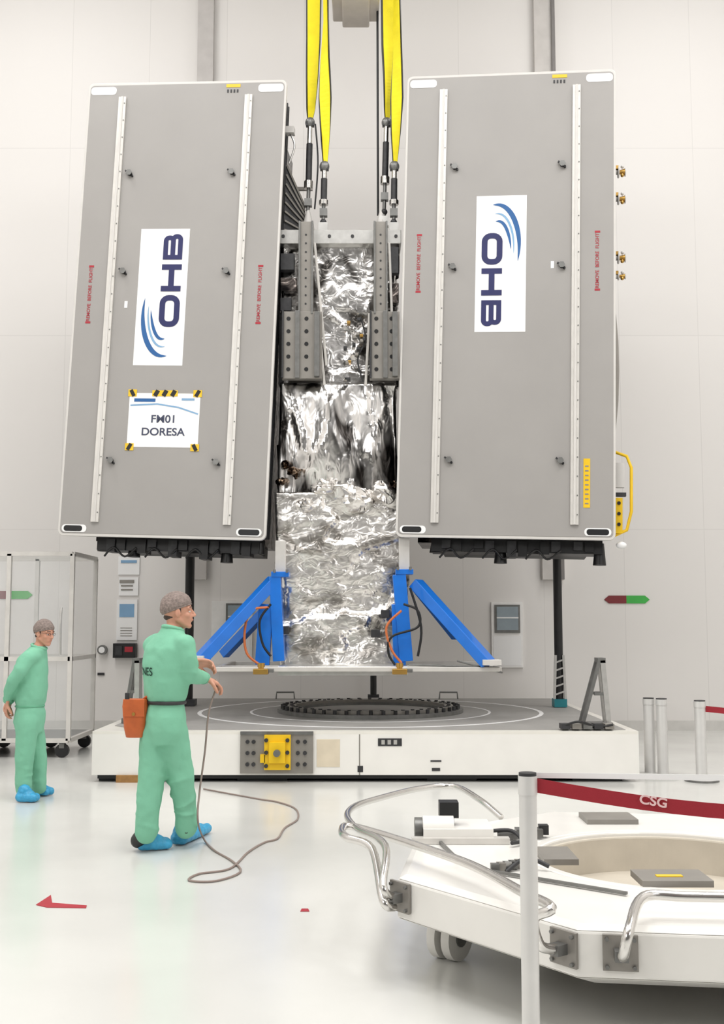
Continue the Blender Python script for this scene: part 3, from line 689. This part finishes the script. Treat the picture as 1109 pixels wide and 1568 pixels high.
# ---------------------------------------------------------------- stanchions
def post(name,base,h,r,belts=()):
    m=MB(); b=Vector(base); m.cyl(b,b+Vector((0,0,.02)),.17,STEEL,n=32); m.cyl(b+Vector((0,0,.02)),b+Vector((0,0,.035)),.16,POSTM,r2=.05,n=32)
    m.cyl(b+Vector((0,0,.02)),b+Vector((0,0,h-.07)),r,POSTM,n=24); m.cyl(b+Vector((0,0,h-.07)),b+Vector((0,0,h-.01)),r*1.08,POSTM,n=24); m.cyl(b+Vector((0,0,h-.01)),b+Vector((0,0,h)),r*1.0,DARK,n=24)
    for a,c2,w,mt in belts:
        a=Vector(a);c2=Vector(c2); N_=10; vs=[]
        for i in range(N_+1):
            s_=i/N_; p=a+(c2-a)*s_-Vector((0,0,(.03 if w>.03 else 0)*math.sin(math.pi*s_))); 
            for dy,dz in((0,-w/2),(0,w/2),(.003,w/2),(.003,-w/2)): vs.append(p+Vector((0,dy,dz)))
        m.add(vs,[(4*i+q,4*i+4+q,4*i+4+(q+1)%4,4*i+(q+1)%4) for i in range(N_) for q in range(4)],mt)
    return m.build(name)
Yp=3.7; pb=S(808,1190,Yp); hp=pb.z+.015
a1=S(822,1204,Yp-.02); a2=S(822,1189,Yp)
nearp=post('barrier_post',(pb.x,Yp,0),hp,.029,(((a1.x,Yp,a1.z),(1.62,3.45,S(1240,1251,3.45).z),.046,REDB),((a2.x,Yp+.03,a2.z),(1.62,3.47,S(1240,1196,3.45).z),.018,PAPER)))
post('barrier_post.001',(1.62,3.45,0),S(1240,1188,3.45).z+.02,.029)
xx=S(1000,1227,3.61)
text('belt_text','CSG',.040,mat('belt_white_ink',(225,190,190),.5),Matrix.Translation(xx-nearp.location+Vector((0,-.006,.0)))@Matrix.Rotation(math.radians(8),4,'Y')@Matrix.Rotation(-.26,4,'Z')@Matrix.Rotation(math.radians(90),4,'X'),nearp,bold=.001,sx=1.15)
for i,(a,b) in enumerate(((996,1188),(1016,1190),(1075,1196))):
    c=G(a,b,0); bl=()
    if i==2: bl=((c+Vector((0,0,.72)),Vector((4.6,c.y-.3,.7)),.06,REDB),)
    post('barrier_post.%03d'%(2+i),c,.80,.055,bl)
post('barrier_post.005',(4.6,G(1075,1196).y-.3,0),.8,.055)
# ---------------------------------------------------------------- floor markings and cable
m=MB()
a=[G(55,1386,0),G(78,1371,0),G(80,1383,0),G(133,1387,0),G(132,1391,0),G(72,1390,0)]
m.prism([(p.x,p.y) for p in reversed(a)],0.0005,.003,RED); m.build('floor_arrow_marking')
m=MB(); m.prism([(p.x,p.y) for p in (G(460,1396),G(474,1396),G(472,1392),G(462,1392))],.0005,.003,RED); m.build('floor_spot_marking')
# ---------------------------------------------------------------- people
def head(root,c,yaw,pitch,neckbase,sc=1.0,glasses=False,hair=HAIR):
    R=(Matrix.Rotation(yaw,3,'Z')@Matrix.Rotation(-pitch,3,'Y')); c=Vector(c)
    def T(x,y,z): return c+R@(Vector((x,y,z))*sc)
    m=MB()
    m.sph(T(-.008,0,.03),(.1*sc,.077*sc,.098*sc),SKIN,R=R,n=24,m=16); m.sph(T(.028,0,-.04),(.066*sc,.06*sc,.078*sc),SKIN,R=R,n=24,m=16)
    m.chain([(T(.062,.012,-.098),.018*sc),(T(.068,0,-.1),.02*sc),(T(.062,-.012,-.098),.018*sc)],SKIN)
    m.chain([(T(.088,0,.01),.009*sc),(T(.102,0,-.012),.010*sc),(T(.110,0,-.03),.012*sc)],SKIN)
    for s_ in(-1,1):
        m.sph(T(.100,.011*s_,-.034),.009*sc,SKIN); m.sph(T(0,.078*s_,-.008),(.02*sc,.009*sc,.033*sc),SKIN,R=R)
        m.chain([(T(.085,.012*s_,.024),.012*sc),(T(.07,.048*s_,.022),.013*sc)],SKIN); m.sph(T(.058,.040*s_,-.028),.024*sc,SKIN)
        m.chain([(T(.0,.055*s_,-.05),.022*sc),(T(.055,.02*s_,-.095),.02*sc)],SKIN)
    m.chain([(T(.084,.018,-.062),.008*sc),(T(.091,0,-.06),.010*sc),(T(.084,-.018,-.062),.008*sc)],SKIN)
    nb=Vector(neckbase); m.chain([(T(-.03,0,-.04),.055*sc),(T(-.03,0,-.1),.052*sc),(nb,.062*sc)],SKIN)
    m.build('head',root,remesh=.005,smooth=3)
    q=MB()
    for s_ in(-1,1):
        q.sph(T(.0765,.032*s_,.002),.0115*sc,EYEW); q.sph(T(.0845,.0325*s_,.001),.0052*sc,BLACK)
        q.sph(T(.0765,.032*s_,.0055),(.0128*sc,.0135*sc,.0095*sc),SKIN,R=R)
        q.chain([(T(.093,.016*s_,.029),.004*sc),(T(.082,.05*s_,.027),.0035*sc)],HAIR)
    q.chain([(T(.088,.016,-.063),.004*sc),(T(.098,0,-.062),.004*sc),(T(.088,-.016,-.063),.004*sc)],LIPS)
    if glasses:
        for s_ in(-1,1):
            q.tube([T(.098,.033*s_+.019*math.cos(a),.002+.012*math.sin(a)) for a in [i*math.pi/5 for i in range(11)]],.0015,DARK,n=6,sub=1)
            q.tube([T(.096,.052*s_,.005),T(.05,.080*s_,.01),T(0,.086*s_,.008)],.0015,DARK,n=6,sub=1)
        q.tube([T(.100,.014,.004),T(.100,-.014,.004)],.0015,DARK,n=6,sub=1)
    for s_ in(-1,1): q.chain([(T(.014,.072*s_,.02),.009*sc),(T(.014,.070*s_,-.005),.007*sc)],hair)
    q.sph(T(-.04,0,-.03),(.062*sc,.055*sc,.03*sc),hair,R=R)
    q.build('face_details',root)
    k=MB(); vs=[];n=28;mm=12
    Rt=R@Matrix.Rotation(math.radians(-16),3,'Y')
    for i in range(mm+1):
        t_=math.radians(1+97*i/mm)
        for j in range(n):
            a=2*math.pi*j/n; r_=(.113,.090,.110); pf_=1+.02*math.sin(5*a+i)+.015*math.sin(9*a)
            if i==mm: pf_*=.93
            v=Vector((r_[0]*math.sin(t_)*math.cos(a)*pf_,r_[1]*math.sin(t_)*math.sin(a)*pf_,r_[2]*math.cos(t_)))*sc
            vs.append(T(-.012,0,.035)+Rt@v)
    fs=[(i*n+j,(i+1)*n+j,(i+1)*n+(j+1)%n,i*n+(j+1)%n) for i in range(mm) for j in range(n)]+[tuple(range(n))]
    k.add(vs,fs,NET,True)
    rim=[vs[mm*n+j] for j in range(n)]+[vs[mm*n]]
    k.tube(rim,.005*sc,NET,n=6,sub=1)
    k.build('hairnet_cap',root)
def hand(root,name,wrist,d,nrm,side,curl=.5,sc=1.0):
    d=Vector(d).normalized(); nrm=Vector(nrm); nrm=(nrm-d*nrm.dot(d)).normalized(); lat=d.cross(nrm)*side; w=Vector(wrist)
    m=MB(); L=[.078,.085,.078,.062]
    for i in range(4):
        o=(.032-.0213*i)*sc; base=w+d*(.09-.004*abs(i-1))*sc+lat*o
        m.chain([(w+lat*o*.7,.017*sc),(w+d*.045*sc+lat*o,.015*sc),(base,.0115*sc)],SKIN)
        ang=0; p=base; pr=[(p,.0100*sc)]; dl=lat*(.09-.06*i)
        for q,fr_ in enumerate((.45,.3,.25)):
            ang+=curl*(.8 if q==0 else 1.0)+.05*i; dd=(d*math.cos(ang)+nrm*math.sin(ang)+dl).normalized(); p=p+dd*L[i]*fr_*sc; pr.append((p,(.0094,.0085,.0075)[q]*sc))
        m.chain(pr,SKIN)
    tb=w+d*.03*sc+lat*.028*sc
    t1=tb+(d*.55+lat*.7+nrm*.35).normalized()*.038*sc; t2=t1+(d*.8+lat*.25+nrm*.6).normalized()*.032*sc; t3=t2+(d*.8-lat*.1+nrm*.6).normalized()*.025*sc
    m.chain([(w+d*.015*sc+lat*.015*sc,.016*sc),(tb,.015*sc),(t1,.0125*sc),(t2,.0115*sc),(t3,.009*sc)],SKIN)
    m.chain([(w-d*.05*sc,.026*sc),(w,.024*sc)],SKIN)
    return m.build(name,root,remesh=.004,smooth=1)
def foot(root,name,heel,toe):
    heel=Vector(heel);toe=Vector(toe);heel.z=toe.z=0; d=(toe-heel).normalized(); l=(toe-heel).length; side=Vector((-d.y,d.x,0))
    m=MB(); Z=Vector((0,0,1))
    for s_ in(-.5,.5):
        m.chain([(heel+d*.045+side*.02*s_*2+Z*.045,.045),(heel+d*l*.5+side*.028*s_*2+Z*.042,.042),(toe-d*.05+side*.03*s_*2+Z*.038,.038)],COVER)
    m.chain([(heel+d*.055+Z*.05,.052),(heel+d*.075+Z*.10,.055)],COVER); m.chain([(heel+d*.08+Z*.09,.05),(heel+d*l*.6+Z*.055,.045)],COVER)
    for p in range(len(m.v)):
        if m.v[p].z<.006: m.v[p].z=.006
    m.build(name,root,remesh=.009,smooth=2,disp=.008,dscale=.03)
def wrinkle(b,p,q,r0,r1,nn,amp=.006):
    p=Vector(p);q=Vector(q); u,k=b.fr(q-p)
    for i in range(nn):
        s_=(i+.5)/nn; c=p+(q-p)*s_; r=r0+(r1-r0)*s_; a0=random.uniform(0,6.28); tilt=random.uniform(-.5,.5)*r
        pts=[]
        for j in range(8):
            a=a0+j*.42; pts.append(c+u*(r*.97*math.cos(a))+k*(r*.97*math.sin(a))+(q-p).normalized()*(tilt*math.cos(a-a0)+.12*r*j*.3))
        for j in range(7):
            r0_=amp*math.sin(math.pi*(j+.5)/8)+.003; r1_=amp*math.sin(math.pi*(j+1.5)/9)+.003; b.chain([(pts[j],r0_),(pts[j+1],r1_)],CLOTH)
Y0=7.9
w1=empty('cleanroom_worker',loc=tuple(G(255,1300,0)))
b=MB(); yaw=math.radians(42)
def J(a,c,dy=0.0,Yb=Y0): return S(a,c,Yb+dy)
b.loft([(J(252,1140),.15,.12),(J(252,1118),.18,.14),(J(252,1096),.178,.14),(J(253,1084),.162,.125),(J(254,1076),.15,.115),(J(254,1066),.172,.135),(J(255,1045),.192,.148),(J(256,1015),.215,.15),(J(258,992),.218,.14),(J(261,978),.17,.11),(J(263,968),.10,.085),(J(264,960),.072,.07)],CLOTH,24,yaw)
b.chain([(J(264,1122,-.02),.115),(J(272,1160,.02),.100),(J(279,1197,.05),.087),(J(284,1240,.10),.079),(J(286,1268,.12),.076)],CLOTH)
b.chain([(J(239,1122,.02),.118),(J(236,1160,0),.103),(J(231,1197,-.02),.092),(J(227,1240,-.03),.084),(J(224,1274,-.03),.082)],CLOTH)
sR=J(283,987,-.13);eR=J(290,1034,-.10);wR=J(312,1038,.10)
sL=J(235,988,.14);eL=J(262,1034,.38);wL=J(296,1016,.42)
b.chain([(J(265,984,-.03),.08),(sR,.078),(J(287,1010,-.13),.067),(eR,.060),(J(302,1036,.01),.055),(wR,.046)],CLOTH)
b.chain([(J(250,984,.06),.08),(sL,.078),(J(248,1012,.28),.067),(eL,.060),(J(280,1025,.4),.054),(wL,.044)],CLOTH)
wrinkle(b,sR,eR,.074,.064,3); wrinkle(b,eR,wR,.060,.050,3)
wrinkle(b,J(275,1180,.03),J(286,1266,.12),.094,.078,5,.007); wrinkle(b,J(235,1180,-.01),J(224,1272,-.03),.097,.083,5,.007)
body1=b.build('coverall',w1,remesh=.011,smooth=5,disp=.024,dscale=.14)
head(w1,J(273,937,.02),math.radians(8),math.radians(4),J(264,966,0),sc=1.03)
hand(w1,'right_hand',wR+(wR-eR).normalized()*.02,(.75,.45,-.35),(-.1,.2,-1),-1,.5,1.1)
hand(w1,'left_hand',wL+(wL-eL).normalized()*.02,(.9,.3,-.1),(0,-.6,-.8),1,.5,1.1)
foot(w1,'left_foot',G(208,1303),G(266,1299)); foot(w1,'right_foot',G(270,1296),G(315,1274))
x=MB()
x.chain([(J(221,1276,-.03),.056),(G(214,1303)+Vector((-.01,-.015,.075)),.054)],BLACK); x.chain([(J(286,1270,.1),.05),(G(280,1292)+Vector((.03,.02,.10)),.048)],BLACK)
x.build('shoes',w1,remesh=.012,smooth=2)
x=MB(); pts=[]
fw=Vector((math.cos(yaw),math.sin(yaw),0)); lt=Vector((-math.sin(yaw),math.cos(yaw),0))
for i in range(25):
    a=2*math.pi*i/24; cc=J(254,1075)
    pts.append(cc+fw*.122*math.cos(a)+lt*.157*math.sin(a))
x.tube(pts,.013,DARK,n=8,sub=1); x.build('waist_belt',w1)
x=MB(); cpts=[]
for i in range(19):
    a=2*math.pi*i/18; cpts.append(J(265,963)+fw*.070*math.cos(a)+lt*.070*math.sin(a)+Vector((0,0,-.02*math.cos(a))))
x.tube(cpts,.014,CLOTH,n=8,sub=1)
for (p,q,r) in ((wR,eR,.047),(wL,eL,.045)):
    d=(p-q).normalized(); x.cyl(p-d*.005,p+d*.03,r,CLOTH,r2=r*.85,n=18)
x.build('collar_and_cuffs',w1,bevel=.003)
x=MB(); c0=J(208,1070,-.04); 
vs=[]
for zf,wx,wy in((0,.085,.05),(-.05,.09,.06),(-.2,.075,.06),(-.265,.06,.045)):
    for q in range(16):
        a=2*math.pi*q/16; e=.6; cx_=math.copysign(abs(math.cos(a))**e,math.cos(a)); sy_=math.copysign(abs(math.sin(a))**e,math.sin(a))
        vs.append(c0+Vector((wx*cx_,wy*sy_,zf)))
fs=[(i*16+j,(i+1)*16+j,(i+1)*16+(j+1)%16,i*16+(j+1)%16) for i in range(3) for j in range(16)]+[tuple(range(16)),tuple(reversed(range(48,64)))]
x.add(vs,fs,LEATH,True); x.box(c0+Vector((.0,-.058,-.06)),(.15,.014,.12),LEATH); x.cyl(c0+Vector((0,-.063,-.1)),c0+Vector((0,-.072,-.1)),.012,GOLD,n=12)
x.tube([c0+Vector((.06,0,0)),c0+Vector((.1,-.03,.02)),J(236,1076,-.08)],.01,LEATH); x.box(c0+Vector((-.05,-.05,.02)),(.03,.02,.05),DARK)
x.build('leather_pouch',w1,bevel=.004)
nb=Vector((-math.cos(yaw),-math.sin(yaw),0)); lat=Vector((math.sin(yaw),-math.cos(yaw),0))
pc=J(240,1028)+nb*.22
Rb=Matrix((lat,Vector((0,0,1)),nb)).transposed().to_4x4()
tx=text('back_print','CNES',.08,mat('back_ink',(40,75,65),.7),Matrix.Translation(pc-Vector(w1['wloc']))@Rb,w1,bold=.0005,sx=1.1)
dg=bpy.context.evaluated_depsgraph_get(); me=bpy.data.meshes.new_from_object(tx.evaluated_get(dg)); mb_=tx.matrix_basis.copy(); bpy.data.objects.remove(tx)
tx=bpy.data.objects.new('back_print',me); bpy.context.collection.objects.link(tx); tx.parent=w1; tx.matrix_basis=mb_
sw=tx.modifiers.new('wrap','SHRINKWRAP'); sw.target=body1; sw.offset=.006; sw.wrap_method='PROJECT'; sw.use_negative_direction=True; sw.use_positive_direction=False; sw.use_project_z=True; sw.project_limit=.4
cb=MB()
hp_=wR+Vector((.09,.06,-.05))
cb.tube([hp_+Vector((-.03,.1,.03)),hp_,J(320,1090,.1),J(314,1150,.1),J(306,1210,.08),J(303,1255,.0),G(312,1284,.03),G(328,1302,.008),G(355,1318,.008),G(368,1335,.008),G(330,1349,.008),G(290,1348,.008),G(305,1338,.008),G(352,1330,.008),G(380,1305,.008),G(405,1290,.008),G(425,1284,.008),G(436,1268,.008),G(456,1254,.008),G(452,1238,.008),G(425,1228,.008),G(400,1224,.008),G(350,1215,.008),G(312,1208,.008)],.007,CABLE,n=8,sub=8)
cb.build('tether_cable')
Y2=G(45,1224).y; w2=empty('cleanroom_worker.001',loc=tuple(G(45,1224,0)))
b=MB(); yaw2=math.radians(-12)
def K(a,c,dy=0.0): return S(a,c,Y2+dy)
b.loft([(K(46,1122),.14,.11),(K(45,1104),.165,.13),(K(46,1090),.155,.13),(K(46,1081),.142,.118),(K(47,1070),.158,.138),(K(48,1050),.165,.145),(K(48,1025),.175,.14),(K(50,1008),.17,.12),(K(56,996),.11,.095),(K(60,989),.065,.07)],CLOTH,24,yaw2)
b.chain([(K(42,1105,-.08),.105),(K(38,1160,-.08),.085),(K(36,1190,-.08),.074),(K(36,1208,-.08),.070)],CLOTH)
b.chain([(K(50,1105,.09),.105),(K(58,1160,.1),.082),(K(60,1190,.12),.071),(K(60,1205,.12),.068)],CLOTH)
s2=K(42,1010,-.17); e2=K(20,1042,-.22); v2=K(12,1070,-.08)
b.chain([(K(50,1006,-.08),.08),(s2,.074),(K(32,1026,-.22),.062),(e2,.055),(K(14,1058,-.15),.048),(v2,.042)],CLOTH)
s3=K(56,1010,.17); e3=K(28,1048,.25); v3=K(14,1072,.06)
b.chain([(K(52,1006,.08),.08),(s3,.074),(e3,.056),(v3,.042)],CLOTH)
wrinkle(b,s2,e2,.07,.056,3); wrinkle(b,K(39,1150,-.08),K(36,1205,-.08),.083,.070,4,.006); wrinkle(b,K(57,1150,.1),K(60,1200,.12),.08,.068,4,.006)
b.build('coverall',w2,remesh=.011,smooth=5,disp=.022,dscale=.14)
head(w2,K(68,970,0),math.radians(-28),math.radians(-6),K(60,992),sc=.92,glasses=True)
hand(w2,'right_hand',v2+Vector((-.0,.0,-.02)),(-.15,.1,-1),(.9,.3,0),1,.4,1.0); hand(w2,'left_hand',v3+Vector((0,0,-.02)),(-.2,-.5,-.9),(.9,-.2,0),-1,.5,1.0)
foot(w2,'right_foot',G(24,1228),G(62,1228)); foot(w2,'left_foot',G(48,1216),G(80,1219))
x=MB(); fw=Vector((math.cos(yaw2),math.sin(yaw2),0)); lt=Vector((-math.sin(yaw2),math.cos(yaw2),0)); pts=[];cp=[]
for i in range(25):
    a=2*math.pi*i/24
    pts.append(K(46,1081)+fw*.120*math.cos(a)+lt*.143*math.sin(a)); cp.append(K(60,990)+fw*.065*math.cos(a)+lt*.065*math.sin(a)+Vector((0,0,-.02*math.cos(a))))
x.tube(pts,.008,CLOTH2,n=8,sub=1); x.tube(cp,.013,CLOTH,n=8,sub=1)
for (p,q,r) in ((v2,e2,.043),(v3,e3,.043)):
    d=(p-q).normalized(); x.cyl(p-d*.005,p+d*.03,r,CLOTH,r2=r*.85,n=18)
x.build('collar_and_cuffs',w2)
# ---------------------------------------------------------------- lights
def area(name,loc,size,e,rot=(0,0,0),c=(1,.988,.972)):
    l=bpy.data.lights.new(name,'AREA'); l.shape='RECTANGLE'; l.size=size[0]; l.size_y=size[1]; l.energy=e; l.color=c
    o=bpy.data.objects.new(name,l); o.location=loc; o.rotation_euler=rot; bpy.context.collection.objects.link(o)
for i,(x,y) in enumerate(((-5,2),(0,2),(5,2),(-5,7),(0,6),(5,7),(-5.5,11.5),(5.5,11.5))):
    area('ceiling_lamp_%d'%(i+1),(x,y,12.9),(2.6,2.6),270)
area('fill_light_1',(-7,-5,8),(4,3),300,(math.radians(62),0,math.radians(-22)))  # added fill from behind the camera, not a fixture of the hall
area('fill_light_2',(7,-5,8),(4,3),300,(math.radians(62),0,math.radians(22)))  # second added fill, on the other side behind the camera
w=bpy.data.worlds.new('world'); bpy.context.scene.world=w; w.use_nodes=True; w.node_tree.nodes['Background'].inputs[0].default_value=(.9,.92,1,1); w.node_tree.nodes['Background'].inputs[1].default_value=.5
# ---------------------------------------------------------------- camera
cam=bpy.data.cameras.new('camera'); co=bpy.data.objects.new('camera',cam); bpy.context.collection.objects.link(co)
co.location=(0,0,EYE); co.rotation_euler=(math.radians(90)+TH,0,0); cam.sensor_fit='VERTICAL'; cam.sensor_height=36; cam.lens=F/1568*36
bpy.context.scene.camera=co
vs_=bpy.context.scene.view_settings; vs_.view_transform='Standard'; vs_.look='None'
